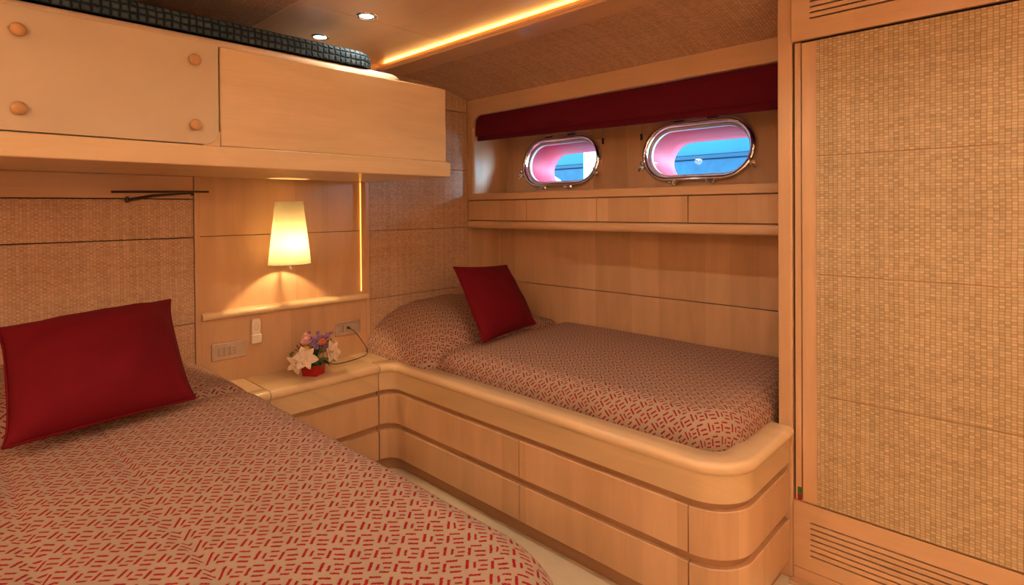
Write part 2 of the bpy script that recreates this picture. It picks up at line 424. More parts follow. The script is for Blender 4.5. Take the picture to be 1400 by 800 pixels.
bm = BM(); box(bm, 2.025, 3.9, 2.045, 2.078, 0, .012); struct('trim_9', bm, M['wx'], .004)

# ---------------------------------------------------------------- hull-side bed base
DX, DY = .286, 1.608
r1, r2 = .075, .145
XE = 2.020
path = arc(DX+r1, DY-r1, r1, 180, 90, 10) + [(DX+r1+(XE-r2-DX-r1)*i/20, DY) for i in range(1, 20)] + arc(XE-r2, DY+r2, r2, -90, 0, 14) + [(XE, YW-.004)]
def subpath(xa, xb):
    """the stretch of PATH between two stations measured along it"""
    s = 0; out = []; L = [0]
    for a, b in zip(path, path[1:]): L.append(L[-1]+math.dist(a, b))
    def at(t):
        for i in range(len(L)-1):
            if L[i+1] >= t-1e-9:
                k = (t-L[i])/(L[i+1]-L[i]); return (path[i][0]+(path[i+1][0]-path[i][0])*k, path[i][1]+(path[i+1][1]-path[i][1])*k)
        return path[-1]
    out = [at(xa)] + [p for p, l in zip(path, L) if xa+1e-4 < l < xb-1e-4] + [at(xb)]
    return out
Ltot = sum(math.dist(a, b) for a, b in zip(path, path[1:]))
arc1 = r1*PI/2
sA = arc1 + (1.162-(DX+r1)); sB = arc1 + (1.875-(DX+r1))
def slab(t, z0, z1, o=0.0, r=.003):
    return [(o-t, z0), (o-r, z0), (o, z0+r), (o, z1-r), (o-r, z1), (o-t, z1)]
def nose(z0, z1, depth, o=.016):
    r = .016; pf = [(-depth, z0), (-.001, z0), (0, z0+.002), (0, z1-.046)]
    for i in range(9):
        a = -PI/2 + PI*i/8; pf.append((o-.018+.018*math.cos(a), z1-.020+.020*math.sin(a)))
    pf[4] = (0.003, z1-.042)
    return pf + [(-depth+.012, z1), (-depth, z1-.012)]
ZT, ZB = .535, .408
bed = thing('built_in_bed', 'single maple bed base with rounded end and two rows of drawers below the portholes', 'bed', (1.15, 2.1, 0))
bm = BM(); sweep(bm, path, nose(ZB, ZT, .088)); obj('side_rail', bm, M['rail'], bed, angle=50)
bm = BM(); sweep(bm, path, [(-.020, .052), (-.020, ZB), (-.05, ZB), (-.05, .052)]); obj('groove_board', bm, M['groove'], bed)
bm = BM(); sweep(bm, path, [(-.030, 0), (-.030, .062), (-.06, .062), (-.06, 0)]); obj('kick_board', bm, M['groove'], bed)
for z0, z1 in ((.236, .384), (.064, .209)):
    for a, b in ((.002, sA-.002), (sA+.002, sB-.002), (sB+.002, Ltot-.002)):
        bm = BM(); sweep(bm, subpath(a, b), slab(.019, z0, z1)); obj('drawer', bm, M['wv'], bed, angle=40)
# mattress platform and head ledge joining the nightstand top
bm = BM(); box(bm, .25, 1.90, 1.72, 2.648, .36, .46); obj('mattress_board', bm, M['wx'], bed)
bm = BM(); box(bm, .002, .215, 1.533, 1.70, .40, ZT-.001); obj('head_ledge', bm, M['rail'], bed, .002)
bm = BM(); box(bm, .06, .25, 1.66, 2.0, .0, .40); obj('inner_frame', bm, M['wv'], bed)

# ---------------------------------------------------------------- nightstand
ns = thing('nightstand', 'low maple nightstand with two drawers between the two beds', 'nightstand', (.14, 1.27, 0))
py = [(DX, .998), (DX, 1.27), (DX, 1.5295)]
bm = BM(); sweep(bm, py, nose(ZB, ZT, .283)); obj('top', bm, M['rail'], ns, angle=50)
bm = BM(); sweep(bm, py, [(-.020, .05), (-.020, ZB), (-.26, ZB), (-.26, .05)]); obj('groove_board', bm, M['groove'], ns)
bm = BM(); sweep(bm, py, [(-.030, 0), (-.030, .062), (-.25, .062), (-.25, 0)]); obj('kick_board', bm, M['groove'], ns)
for z0, z1 in ((.236, .384), (.064, .209)):
    bm = BM(); sweep(bm, py, slab(.019, z0, z1)); obj('drawer', bm, M['wv'], ns)

# ---------------------------------------------------------------- double bed in front (base mostly under its spread)
db = thing('double_bed_base', 'maple base of the large near bed, seen only at its rounded corner beside the nightstand', 'bed', (1.1, 0, 0))
q1, q2 = .07, .20; BY = .840; BX = 2.10
p2 = [(DX, .995)] + arc(DX+q1, BY+q1, q1, 180, 270, 8) + [(BX-q2, BY)] + arc(BX-q2, BY-q2, q2, 90, 0, 10) + [(BX, -.95)]
p2 = p2[::-1]
bm = BM(); sweep(bm, p2, nose(ZB, ZT, .07)); obj('side_rail', bm, M['rail'], db, angle=50)
bm = BM(); sweep(bm, p2, [(-.0, 0), (-.0, ZB), (-.05, ZB), (-.05, 0)]); obj('side_panel', bm, M['wv'], db)
bm = BM(); box(bm, .002, .284, .80, .995, .40, ZT-.001); obj('head_ledge', bm, M['rail'], db, .002)

bm = BM(); box(bm, .284, .48, .72, .838, .40, .528); obj('corner_fill', bm, M['rail'], db)
# ---------------------------------------------------------------- bedspreads
def spread(name, x0, x1, y0, y1, zt, R, drop, rc, extra, mat, parent, res=.014, zfun=None, uvr=0, open_head=True):
    """a cloth laid over a rounded block: top rectangle shrunk by R, shoulders of radius R, then hanging"""
    ext = R*PI/2 + drop - R
    ax0 = x0 - (0 if open_head else 0); 
    nu = int((x1-x0-R+ext)/res); nv = int((y1-y0-2*R+2*ext)/res)
    bm = BM(); uvl = bm.loops.layers.uv.new('UVMap'); V = {}
    X1, Y0, Y1 = x1-R, y0+R, y1-R
    for i in range(nu+1):
        for j in range(nv+1):
            u = x0 + (X1-x0+ext)*i/nu; v = Y0-ext + (Y1-Y0+2*ext)*j/nv
            c = max(rc, .01)
            cx = min(u, X1-c); cy = min(max(v, Y0+c), Y1-c)
            dx, dy = u-cx, v-cy; dist = math.hypot(dx, dy)
            inner = u <= X1-c or (Y0+c <= v <= Y1-c)
            if u > X1-c and not (Y0+c <= v <= Y1-c): d = dist-c; nx, ny = dx/dist, dy/dist
            else:
                dd = [(u-X1, 1, 0), (v-Y1, 0, 1), (Y0-v, 0, -1)]; d, nx, ny = max(dd)
            if d <= 0: p = Vector((u, v, zt)); side = 0
            else:
                bx, by = u-nx*d, v-ny*d
                if d < R*PI/2: p = Vector((bx+nx*R*math.sin(d/R), by+ny*R*math.sin(d/R), zt-R*(1-math.cos(d/R))))
                else:
                    p = Vector((bx+nx*R, by+ny*R, zt-R-(d-R*PI/2)))
                side = min(1, d/(R*PI/2))
            p = extra(p, u, v, d, Vector((nx, ny, 0)))
            V[i, j] = (bm.verts.new(p), (u, v))
    for i in range(nu):
        for j in range(nv):
            k = [V[i, j], V[i+1, j], V[i+1, j+1], V[i, j+1]]
            f = bm.faces.new([a[0] for a in k]); f.smooth = True
            for lp, a in zip(f.loops, k): lp[uvl].uv = a[1]
    return obj(name, bm, mat, parent, angle=180)
nz = lambda x, y, s, a: noise.noise(Vector((x*s, y*s, a)))
def ex_right(p, u, v, d, n):
    w = .006*nz(u, v, 3, 1) + .003*nz(u, v, 11, 2)
    if d > .02: w += .010*nz(u*2.2, v, 5, 3)*min(1, d/.1)
    p = p + Vector((0, 0, .006*nz(u, v, 3.3, 5)-.0))
    if d > 0: p += n*w
    else: p.z += w*.6
    p.z -= .030*math.exp(-((p.x-.535)/.035)**2)
    # lower hem line swells in and out as it is tucked
    p.y = min(p.y, 2.640)
    return p
sr = thing('bedspread', 'beige bedspread with red broken bars pulled over the single bed below the portholes', 'bedspread', (1.2, 2.2, .46))
spread('cover', .06, 1.955, 1.706, 2.70, .628, .085, .155, .075, ex_right, M['spread'], sr)
# pillow under the cloth
def dome(name, X0, X1_, Y0_, Y1_, zb, H, parent, mat, prof_x, pw=2.6, pn=2.2, res=.012, creases=None):
    bm = BM(); uvl = bm.loops.layers.uv.new('UVMap'); V = {}
    nu = int((X1_-X0)/res); nv = int((Y1_-Y0_)/res)
    for i in range(nu+1):
        for j in range(nv+1):
            # denser sampling near the edges, so that they roll over
            s = i/nu; t = -math.cos(PI*j/nv)
            s2 = 1-(1-s)**1.6
            y = (Y0_+Y1_)/2 + t*(Y1_-Y0_)/2
            e = max(0, 1-abs(t)**pw)**(1/pn)
            x = X0 + (X1_-X0)*s2*(.90+.10*e)
            h = prof_x(s2)*e
            z = zb + H*h + .010*nz(x, y, 6, 9)*h + .005*nz(x, y, 17, 4)*h
            V[i, j] = (bm.verts.new((x, y, z)), (x*1.05, y))
    # walk the cloth length across the dome so the figure does not stretch at its ends
    for i in range(nu+1):
        acc = 0; mid = nv//2; co = {mid: 0.0}
        for j in range(mid+1, nv+1): co[j] = co[j-1] + (V[i, j][0].co-V[i, j-1][0].co).length
        for j in range(mid-1, -1, -1): co[j] = co[j+1] - (V[i, j][0].co-V[i, j+1][0].co).length
        for j in range(nv+1): V[i, j] = (V[i, j][0], (V[i, j][1][0], co[j]))
    for j in range(nv+1):
        acc = 0
        for i in range(nu+1):
            if i: acc += (V[i, j][0].co-V[i-1, j][0].co).length
            V[i, j] = (V[i, j][0], (acc, V[i, j][1][1]))
    for i in range(nu):
        for j in range(nv):
            k = [V[i, j], V[i+1, j], V[i+1, j+1], V[i, j+1]]
            f = bm.faces.new([a[0] for a in k])
            for lp, a in zip(f.loops, k): lp[uvl].uv = a[1]
    o = obj(name, bm, mat, parent, angle=180)
    return o
def px(s): return (1-.18*s**1.5)*(max(0, 1-s**7))**.5
dome('pillow_cover', .006, .555, 1.635, 2.646, .525, .255, sr, M['spread'], px, pw=2.4, pn=2.0)

def ex_left(p, u, v, d, n):
    w = .006*nz(u, v, 2.5, 21) + .003*nz(u, v, 9, 22)
    if d > 0: p += n*w
    else: p.z += w
    p.z -= .022*math.exp(-((p.x-.51)/.035)**2)
    for yc, dep in ((.345, .010), (.128, .009)):
        k = (p.y-yc-.004*math.sin(u*9))/.009
        if abs(k) < 4 and u > .55: p.z -= dep*math.exp(-k*k)
    return p
sl_ = thing('bedspread', 'beige bedspread with red broken bars over the large bed nearest the viewer', 'bedspread', (1.2, 0, .5))
spread('cover', .06, 2.13, -.95, .862, .652, .11, .22, .16, ex_left, M['spread'], sl_, res=.0145)
def px2(s): return (1-.22*s**1.5)*(max(0, 1-s**9))**.5
dome('pillow_cover',   .006, .53, -.95, .895, .545, .225, sl_, M['spread'], px2, pw=2.2, pn=1.7)

# ---------------------------------------------------------------- cushions
def cushion(name, BL, BR, TR, TL, thick, label):
    BL, BR, TR, TL = map(Vector, (BL, BR, TR, TL))
    c0 = (BL+BR+TR+TL)/4; nrm = (BR-BL).cross(TL-BL).normalized()
    t = thing(name, label, 'cushion', tuple((BL+BR)/2))
    for part, seg in (('cover', 30),):
        bm = BM(); F_, B_ = {}, {}
        for i in range(seg+1):
            for j in range(seg+1):
                a = -math.cos(PI*i/seg)*.5+.5; b = -math.cos(PI*j/seg)*.5+.5
                s, q = 2*a-1, 2*b-1
                pin = .045 if thick < .09 else .02
                ps = .045 if thick < .09 else .070
                s2 = s*(1-ps*(1-q**4)); q2 = q*(1-pin*(1-s*s))
                A, Bq = (s2+1)/2, (q2+1)/2
                P = BL*(1-A)*(1-Bq) + BR*A*(1-Bq) + TR*A*Bq + TL*(1-A)*Bq
                h = (max(0, 1-abs(s)**2.3)*max(0, 1-abs(q)**2.3))**.55
                h *= 1+.16*nz(P.x*1.3+s, P.z+q, 2.4, 6)
                edge = 1-min(1, h*1.6)
                wr_ = .0035*math.sin(22*(A*1.3+Bq*.4)+3)*edge*min(1, h*5)
                F_[i, j] = bm.verts.new(P+nrm*(thick*h+.002+wr_))
                B_[i, j] = bm.verts.new(P-nrm*(thick*.8*h+.002))
        for i in range(seg):
            for j in range(seg):
                bm.faces.new((F_[i, j], F_[i+1, j], F_[i+1, j+1], F_[i, j+1])); bm.faces.new((B_[i, j], B_[i, j+1], B_[i+1, j+1], B_[i+1, j]))
        ring = [(i, 0) for i in range(seg)] + [(seg, j) for j in range(seg)] + [(i, seg) for i in range(seg, 0, -1)] + [(0, j) for j in range(seg, 0, -1)]
        for a, b in zip(ring, ring[1:]+ring[:1]): bm.faces.new((F_[a], B_[a], B_[b], F_[b]))
        loop = [(F_[a].co+B_[a].co)/2 for a in ring]
        obj('cover', bm, M['red'], t, angle=180)
    bm = BM(); cen = c0; tube(bm, [p+(p-cen).normalized()*.003 for p in loop+loop[:1]], .0042, 6, False)
    obj('piping', bm, M['red'], t, angle=180)
    return t
cushion('cushion', (.690, 1.862, .652), (.575, 2.375, .652), (.33, 2.395, .962), (.405, 1.922, .994), .072,
        'square dark red cushion leaning on the pillow end of the single bed below the portholes')
cushion('cushion', (.715, .130, .690), (.655, .598, .690), (.345, .612, .975), (.43, .138, .955), .100,
        'large dark red cushion leaning at the head of the bed nearest the viewer')

# ---------------------------------------------------------------- shelf unit with four flap drawers
sh = thing('wall_shelf', 'long maple shelf with four drawers running under the two portholes', 'shelf', (1.0, 2.5, 1.18))
YS = 2.383
boxobj('top', M['wx'], .002, 1.981, YS, 2.69, 1.357, 1.400, sh, .006, seg=3)
bm = BM(); pf = [(2.648, 1.183), (YS+.012, 1.183)] + [(YS+.004-.012*math.cos(a)+.008, 1.206-.023*math.cos(a+PI/2)*0 + .0225*math.sin(a)) for a in [(-80+160*i/8)*PI/180 for i in range(9)]] + [(YS+.012, 1.229), (2.648, 1.229)]
A = [bm.verts.new((.002, y, z)) for y, z in pf]; B = [bm.verts.new((1.981, y, z)) for y, z in pf]
for j in range(len(pf)): bm.faces.new((A[j], A[(j+1) % len(pf)], B[(j+1) % len(pf)], B[j]))
bm.faces.new(A); bm.faces.new(B[::-1]); obj('bottom_board', bm, M['wx'], sh, angle=60)
bm = BM(); box(bm, .004, 1.98, YS+.022, 2.64, 1.23, 1.356); obj('drawer_box', bm, M['dark'], sh)
xs = [.003, .502, .991, 1.493, 1.981]
for a, b in zip(xs, xs[1:]):
    boxobj('drawer', M['wv'], a+.0018, b-.0018, YS+.002, YS+.021, 1.2325, 1.3535, sh, .0015)

# ---------------------------------------------------------------- roman blind
rb = thing('roman_blind', 'burgundy roman blind drawn up above the two portholes', 'blind', (1.0, 2.42, 1.7))
def blindpart(name, pf, x0=.062, x1=1.98):
    bm = BM(); nx = 50; rings = []
    for i in range(nx+1):
        x = x0+(x1-x0)*i/nx; k = (x-x0)/(x1-x0)
        rings.append([bm.verts.new((x, y+.0025*nz(x, z*3, 4, 2), 1.888-(1.888-z)*(1+.20*k)+.002*nz(x, z, 2.2, 8))) for y, z in pf])
    for a, b in zip(rings, rings[1:]):
        for j in range(len(pf)): bm.faces.new((a[j], a[(j+1) % len(pf)], b[(j+1) % len(pf)], b[j]))
    bm.faces.new(rings[0]); bm.faces.new(rings[-1][::-1])
    return obj(name, bm, M['blind'], rb, angle=50)
blindpart('upper_fold', [(2.412, 1.888), (2.404, 1.85), (2.400, 1.80), (2.399, 1.765), (2.404, 1.758), (2.412, 1.762), (2.45, 1.80), (2.45, 1.888)])
blindpart('lower_fold', [(2.416, 1.770), (2.411, 1.752), (2.408, 1.737), (2.414, 1.731), (2.44, 1.733), (2.445, 1.77)], .066)
bm = BM(); box(bm, .062, 1.98, 2.412, 2.44, 1.882, 1.889); obj('head_rail', bm, M['blind'], rb)

# ---------------------------------------------------------------- portholes
tun = plain('red painted window tunnel', (.60, .05, .09), .6, 0, .05, 4)
tun_w = plain('white window lip', (.80, .85, .9), .3, 0, .03)
def cap_sweep(bm, c, w, h, prof, n=18):
    """ring of stadium outlines: prof of (grow, depth)"""
    rings = []
    for g, d in prof:
        rings.append([bm.verts.new(hull((c[0]+x, c[1]+z), d)) for x, z in capsule(w+2*g, h+2*g, n)])
    for a, b in zip(rings, rings[1:]):
        for k in range(len(a)): bm.faces.new((a[k], a[(k+1) % len(a)], b[(k+1) % len(b)], b[k]))
    return rings
def porthole(k, c, label):
    fr = bpy.data.objects.new('window_%d' % k, None); C.objects.link(fr); fr.location = hull(c, 0); fr['kind'] = 'structure'
    w, h = PWH
    bm = BM()
    pr = [(-.004, .03), (-.004, -.012)] + [(.010+.014*math.cos(a), -.012-.012*math.sin(a)) for a in [PI-PI*i/8 for i in range(1, 8)]] + [(.026, -.010), (.028, -.002), (.028, .002)]
    cap_sweep(bm, c, w, h, pr); obj('frame', bm, M['chrome'], fr, angle=50)
    bm = BM(); cap_sweep(bm, c, w, h, [(-.004, .012), (-.018, .012), (-.018, .03)]); o = obj('inner_lip', bm, tun_w, fr)
    bm = BM(); rg = cap_sweep(bm, c, w, h, [(-.010, .016), (-.010, .020)]); bm.faces.new(rg[0]); bm.faces.new(rg[1]); obj('pane', bm, M['glass'], fr, smooth=False)
    bm = BM(); cap_sweep(bm, c, w, h, [(0, .0), (-.012, .03), (-.020, .17), (-.028, .185), (-.028, .25)]); obj('tunnel', bm, tun, fr)
    # two hinges above, clamping nuts below and at the ends
    for dx in (-.095, .085):
        bm = BM(); b0 = hull((c[0]+dx, c[1]+h/2+.026), -.006)
        q = box(bm, -.030, .030, -.016, .012, -.014, .014)
        bmesh.ops.transform(bm, verts=bm.verts[:], matrix=Matrix.Translation(b0) @ Matrix.Rotation(-tilt, 4, 'X'))
        tube(bm, [b0+Vector((-.028, -.010, .008)), b0+Vector((.028, -.010, .008))], .007, 8)
        obj('hinge', bm, M['chrome'], fr, .002)
    for dx, dz, ang in ((-.10, -h/2-.028, 0), (.10, -h/2-.028, 0), (-w/2-.018, -.075, 70), (w/2+.012, -.085, -60)):
        bm = BM(); b0 = hull((c[0]+dx, c[1]+dz), 0); out = Vector((0, -math.cos(tilt), math.sin(tilt)))
        tube(bm, [b0, b0+out*.036], .007, 8)
        tube(bm, [b0+out*.010, b0+out*.026], .0135, 12)
        d = Vector((math.cos(math.radians(ang)), 0, math.sin(math.radians(ang))))
        for s in (-1, 1):
            tube(bm, [b0+out*.024+d*s*.006, b0+out*.032+d*s*.017, b0+out*.040+d*s*.026], [.005, .008, .006], 8)
        # foot clamping onto the ring
        up = Vector((-dx*.35, 0, -dz)).normalized()
        tube(bm, [b0+out*.012, b0+out*.014+up*.020], .005, 8)
        obj('clamp_nut', bm, M['chrome'], fr, angle=60)
    # stay: a small black catch on a cord beside the ring
    s = 1 if k == 1 else -1
    bm = BM(); a0 = hull((c[0]+s*(w/2-.045), c[1]+.105), -.012); a1 = hull((c[0]+s*(w/2+.035), c[1]+.110), -.018)
    tube(bm, [a0, a1], .0025, 6); tube(bm, [hull((c[0]+s*(w/2+.035), c[1]+.19), -.012), a1, hull((c[0]+s*(w/2+.037), c[1]-.0), -.012)], .0018, 5)
    obj('stay_cord', bm, M['steel'], fr)
    bm = BM(); tube(bm, [a1+Vector((0, 0, .004)), a1-Vector((0, 0, .030))], .007, 8); obj('catch', bm, M['blk'], fr)
porthole(1, PC[0], ''); porthole(2, PC[1], '')

# hull skin outside, other yacht alongside
bm = BM()
holes2 = [[(c[0]+x, c[1]+z) for x, z in capsule(PWH[0]-.056, PWH[1]-.056)] for c in PC]
fill_holes(bm, [(-1.0, -1.6), (5, -1.6), (5, .9), (-1.0, .9)], holes2, lambda p: hull(p, .251)); struct('wall_hull_outside', bm, tun_w)
ny = thing('moored_yacht', 'blue hull of a yacht moored alongside, seen through both portholes', 'yacht', (-3, 6.4, 0))
blue1 = plain('mid blue hull paint', (.006, .10, .165), .35, 0, .10, 2); blue2 = plain('deep blue hull paint', (.003, .055, .115), .4, 0, .30, 14)
blue3 = plain('violet blue paint', (.022, .055, .15), .4, 0, .1, 3); blkb = plain('navy rubbing strake', (.002, .03, .07), .4, 0, .1, 3)
def yb(name, mat, x0, x1, z0, z1, y=5.2, t=.3):
    bm = BM(); box(bm, x0, x1, y, y+t, z0, z1); return obj(name, bm, mat, ny, .01)
yb('lower_hull', blue2, -14, 1.2, -1.5, 1.770)
yb('rubbing_strake', blkb, -14, 1.2, 1.770, 1.805, 5.16)
yb('upper_hull', blue1, -14, 1.2, 1.805, 2.0)
yb('bulwark', blue3, -14, 1.2, 2.0, 2.85, 5.18)
bm = BM(); box(bm, -1.08, -.84, 5.06, 5.12, 1.30, 1.95); o = obj('white_locker', bm, emit('sunlit white locker', (.95, .98, 1), 1.2), ny, .02)
o.data.materials[0] = plain('white gelcoat', (.95, .97, 1), .3)
bm = BM(); tube(bm, [(-1.78, 5.02, 1.5), (-1.78, 5.02, 1.64), (-1.75, 5.02, 1.66), (-1.45, 5.02, 1.66), (-1.38, 5.02, 1.62), (-1.32, 5.02, 1.5)], .016, 8); o = obj('handrail', bm, M['linen'], ny); o.data.materials[0] = plain('white rail', (.95, .97, 1), .3)

# ---------------------------------------------------------------- upper bunk
XB = .65; YE = 1.682; ZU = 1.452
ub = thing('upper_bunk', 'pale maple upper bunk fixed high over the near bed and the wall lamp', 'bunk', (.3, .5, ZU))
boxobj('bottom_board', M['wb'], .004, XB, -1.55, YE+.018, ZU, 1.521, ub, .004)
boxobj('front_board', M['wb'], XB-.034, XB-.009, .6935, YE, 1.5215, 1.862, ub, .006, seg=3)
boxobj('end_board', M['wb'], .004, XB-.036, YE-.028, YE-.004, 1.522, 1.850, ub, .004)
# cream leeboard with one rounded lower corner, proud seam round it
bm = BM(); R_ = .045; o2 = [(-1.55, 1.5245), (.688-R_, 1.5245)] + [(.688-R_+R_*math.sin(a), 1.5245+R_-R_*math.cos(a)) for a in [PI/2*i/8 for i in range(1, 9)]] + [(.688, 1.866), (-1.55, 1.866)]
A = [bm.verts.new((XB-.006, y, z)) for y, z in o2]; B = [bm.verts.new((XB-.030, y, z)) for y, z in o2]
for j in range(len(o2)): bm.faces.new((A[j], A[(j+1) % len(o2)], B[(j+1) % len(o2)], B[j]))
bm.faces.new(A); bm.faces.new(B[::-1]); lb = obj('leeboard', bm, M['cream'], ub, .0015); lb['label'] = 'cream lacquered front panel with four round knobs'
bm = BM(); box(bm, XB-.040, XB-.034, .640, .702, 1.522, 1.864); obj('seam_backing', bm, M['dark'], ub)
# maple corner filling below the leeboard's rounded corner
bm = BM(); box(bm, XB-.033, XB-.0125, .64, .6930, 1.5215, 1.57); obj('corner_block', bm, M['wb'], ub)
for (y, z) in ((.176, 1.798), (.176, 1.585), (.613, 1.798), (.613, 1.585)):
    bm = BM(); mt = Matrix.Translation((XB-.006, y, z)) @ Matrix.Rotation(PI/2, 4, 'Y')
    lathe(bm, [(.009, 0), (.009, .005), (.0165, .008), (.0185, .013), (.0165, .019), (.010, .0225), (.0005, .0235)], mt, 24, False, True)
    obj('knob', bm, M['knob'], lb, angle=180)
# mattress on the bunk, rounded at its end, and the waffle blanket over it
def soft_block(bm, x0, x1, y0, y1, z0, z1, rc, rs, n=10):
    """block whose plan has a rounded end corner at (x1, y1) and rolled top edge; UVs in metres"""
    uvl = bm.loops.layers.uv.new('UVMap')
    def outline(g):
        X, Y, r = x1-g, y1-g, max(rc-g, .004)
        pts = [(X, y0+(Y-r-y0)*i/40) for i in range(40)] + [(X-r+r*math.cos(a), Y-r+r*math.sin(a)) for a in [PI/2*i/n for i in range(n+1)]] + [(X-r-(X-r-x0)*i/10, Y) for i in range(1, 11)]
        return pts
    pr = [(0.0, z0), (0.0, (z0+z1-rs)/2), (0.0, z1-rs)] + [(rs*(1-math.cos(a)), z1-rs+rs*math.sin(a)) for a in [PI/2*i/8 for i in range(1, 9)]] + [(rs+.06, z1), (rs+.14, z1)]
    rings = [[bm.verts.new((x, y, z)) for x, y in outline(g)] for g, z in pr]
    vv = [0]
    for (g0, a), (g1, b) in zip(pr, pr[1:]): vv.append(vv[-1]+math.hypot(g1-g0, b-a))
    P0 = outline(0); uu = [0]
    for a, b in zip(P0, P0[1:]): uu.append(uu[-1]+math.dist(a, b))
    for i in range(len(rings)-1):
        for k in range(len(P0)-1):
            f = bm.faces.new((rings[i][k], rings[i][k+1], rings[i+1][k+1], rings[i+1][k]))
            for lp, (a, b) in zip(f.loops, ((k, i), (k+1, i), (k+1, i+1), (k, i+1))): lp[uvl].uv = (uu[a], vv[b])
    t = rings[-1]; f = bm.faces.new(t+[bm.verts.new((x0, y0, z1))])
bm = BM(); soft_block(bm, .03, XB-.042, -1.5, 1.50, 1.53, 1.900, .10, .035); mt_ = obj('mattress', bm, M['linen'], ub, angle=60)
bm = BM(); soft_block(bm, .03, XB-.048, -1.5, 1.345, 1.900, 1.972, .09, .034)
bl = obj('waffle_blanket', bm, M['waffle'], None, angle=60); tag(bl, 'dark blue waffle blanket folded along the top of the upper bunk', 'blanket')

# folding stay below the bunk
st = thing('folding_stay', 'thin dark metal stay folded against the wall under the upper bunk', 'bracket', (.02, .68, 1.38))
bm = BM(); tube(bm, [(.02, .500, 1.380), (.02, .853, 1.386)], .0045, 8); obj('bar', bm, M['bronze'], st)
bm = BM(); tube(bm, [(.022, .552, 1.347), (.024, .64, 1.366), (.022, .79, 1.379)], [.007, .006, .003], 8); obj('arm', bm, M['bronze'], st)
bm = BM(); tube(bm, [(.022, .552, 1.338), (.022, .552, 1.362)], .005, 8); obj('pivot', bm, M['blk'], st)
for y_, z_, r_ in ((.79, 1.373, .004), (.552, 1.35, .004), (.70, 1.383, .003)):
    bm = BM(); tube(bm, [(.0005, y_, z_), (.024, y_, z_)], r_, 8); obj('wall_pin', bm, M['blk'], st)

# ---------------------------------------------------------------- wall lamp
LX, LY = .065, 1.192
wl = thing('wall_lamp', 'lit wall lamp with tapered ivory shade in the niche above the nightstand', 'lamp', (LX, LY, 1.02))
bm = BM(); lathe(bm, [(.099, 1.048), (.065, 1.343)], Matrix.Translation((LX, LY, 0)), 48)
for v in bm.verts: v.co.x = LX + (v.co.x-LX)*.80
obj('shade', bm, M['shade'], wl, angle=180)
bm = BM()
for r, z in ((.099, 1.048), (.065, 1.343)):
    bm = BM(); tube(bm, [(LX+.80*r*math.cos(a), LY+r*math.sin(a), z) for a in [2*PI*i/48 for i in range(49)]], .0016, 6, False)
    obj('shade_hem', bm, M['linen'], wl)
bm = BM(); tube(bm, [(-.05, LY, 1.055), (LX-.01, LY, 1.055), (LX, LY, 1.075)], .005, 10); tube(bm, [(LX, LY, 1.045), (LX, LY, 1.085)], .009, 12)
box(bm, -.05, -.038, LY-.03, LY+.03, 1.03, 1.08); tube(bm, [(LX, LY, 1.036), (LX+.02, LY-.004, 1.026)], .006, 8)
obj('bracket', bm, M['chrome'], wl, .001)
bm = BM(); ball(bm, (LX, LY, 1.115), .012, (1, 1, 1.6)); obj('bulb', bm, emit('lit bulb', (1, .78, .45), 12), wl)
def light(kind, name, loc, energy, col, parent=None, **k):
    d = bpy.data.lights.new(name, kind); d.energy = energy; d.color = col
    for a, v in k.items(): setattr(d, a, v)
    o = bpy.data.objects.new(name, d); C.objects.link(o); o.location = loc; return o
light('POINT', 'wall_lamp_glow', (LX, LY, 1.145), 10.5, (1, .66, .30), shadow_soft_size=.012)

# ---------------------------------------------------------------- plates, handset, cord
def plate(name, y0, y1, z0, z1, label, n_keys, sock_at):
    t = thing(name, label, 'switch', (.004, (y0+y1)/2, z0))
    boxobj('frame', M['steel'], .001, .009, y0, y1, z0, z1, t, .003)
    h = (z1-z0); kz0, kz1 = z0+h*.24, z1-h*.24; w = .0235; ys = y0+.026
    for i in range(n_keys): boxobj('rocker', M['key'], .008, .0125, ys+i*w+.001, ys+(i+1)*w-.001, kz0, kz1, t, .0015)
    s = t if n_keys == 0 else t
    y = sock_at
    so = boxobj('socket', M['key'], .008, .0112, y-.010, y+.010, kz0, kz1, t, .001)
    for dz in (-.012, 0, .012):
        bm = BM(); tube(bm, [(.0105, y, (z0+z1)/2+dz), (.0118, y, (z0+z1)/2+dz)], .0032, 10); obj('hole', bm, M['blk'], so)
    return t
plate('switch_plate', .861, 1.010, .634, .711, 'brushed metal plate with three rocker switches and a socket under the niche', 3, .955)
p = plate('socket_plate', 1.455, 1.602, .643, .717, 'brushed metal socket plate with a black plug and cord right of the flowers', 0, 1.497)
p['category'] = 'socket'
boxobj('blank_module', M['key'], .008, .0112, 1.512, 1.578, .662, .699, p, .001)
hs = thing('handset', 'ivory handset hanging in its wall holder above the switch plate', 'telephone', (.012, 1.05, .69))
bm = BM(); pf = [(y_, z_) for y_, z_ in ((1.030, .692), (1.036, .686), (1.066, .686), (1.072, .692), (1.070, .725), (1.071, .792), (1.066, .800), (1.036, .800), (1.031, .792), (1.032, .725))]
A = [bm.verts.new((.001, y, z)) for y, z in pf]; B = [bm.verts.new((.020, y, z)) for y, z in pf]
for j in range(len(pf)): bm.faces.new((A[j], A[(j+1) % len(pf)], B[(j+1) % len(pf)], B[j]))
bm.faces.new(A); bm.faces.new(B[::-1]); obj('body', bm, M['ivory'], hs, .004, 3)
boxobj('holder', M['ivory'], .001, .026, 1.028, 1.074, .686, .728, hs, .004, seg=3)
bm = BM(); tube(bm, [(.0205+0*a, 1.051+.011*math.cos(a), .765+.015*math.sin(a)) for a in [2*PI*i/20 for i in range(21)]], .0012, 5, False); tube(bm, [(.0205, 1.046, .765), (.0205, 1.056, .765)], .0012, 5)
obj('button_ring', bm, M['steel'], hs)
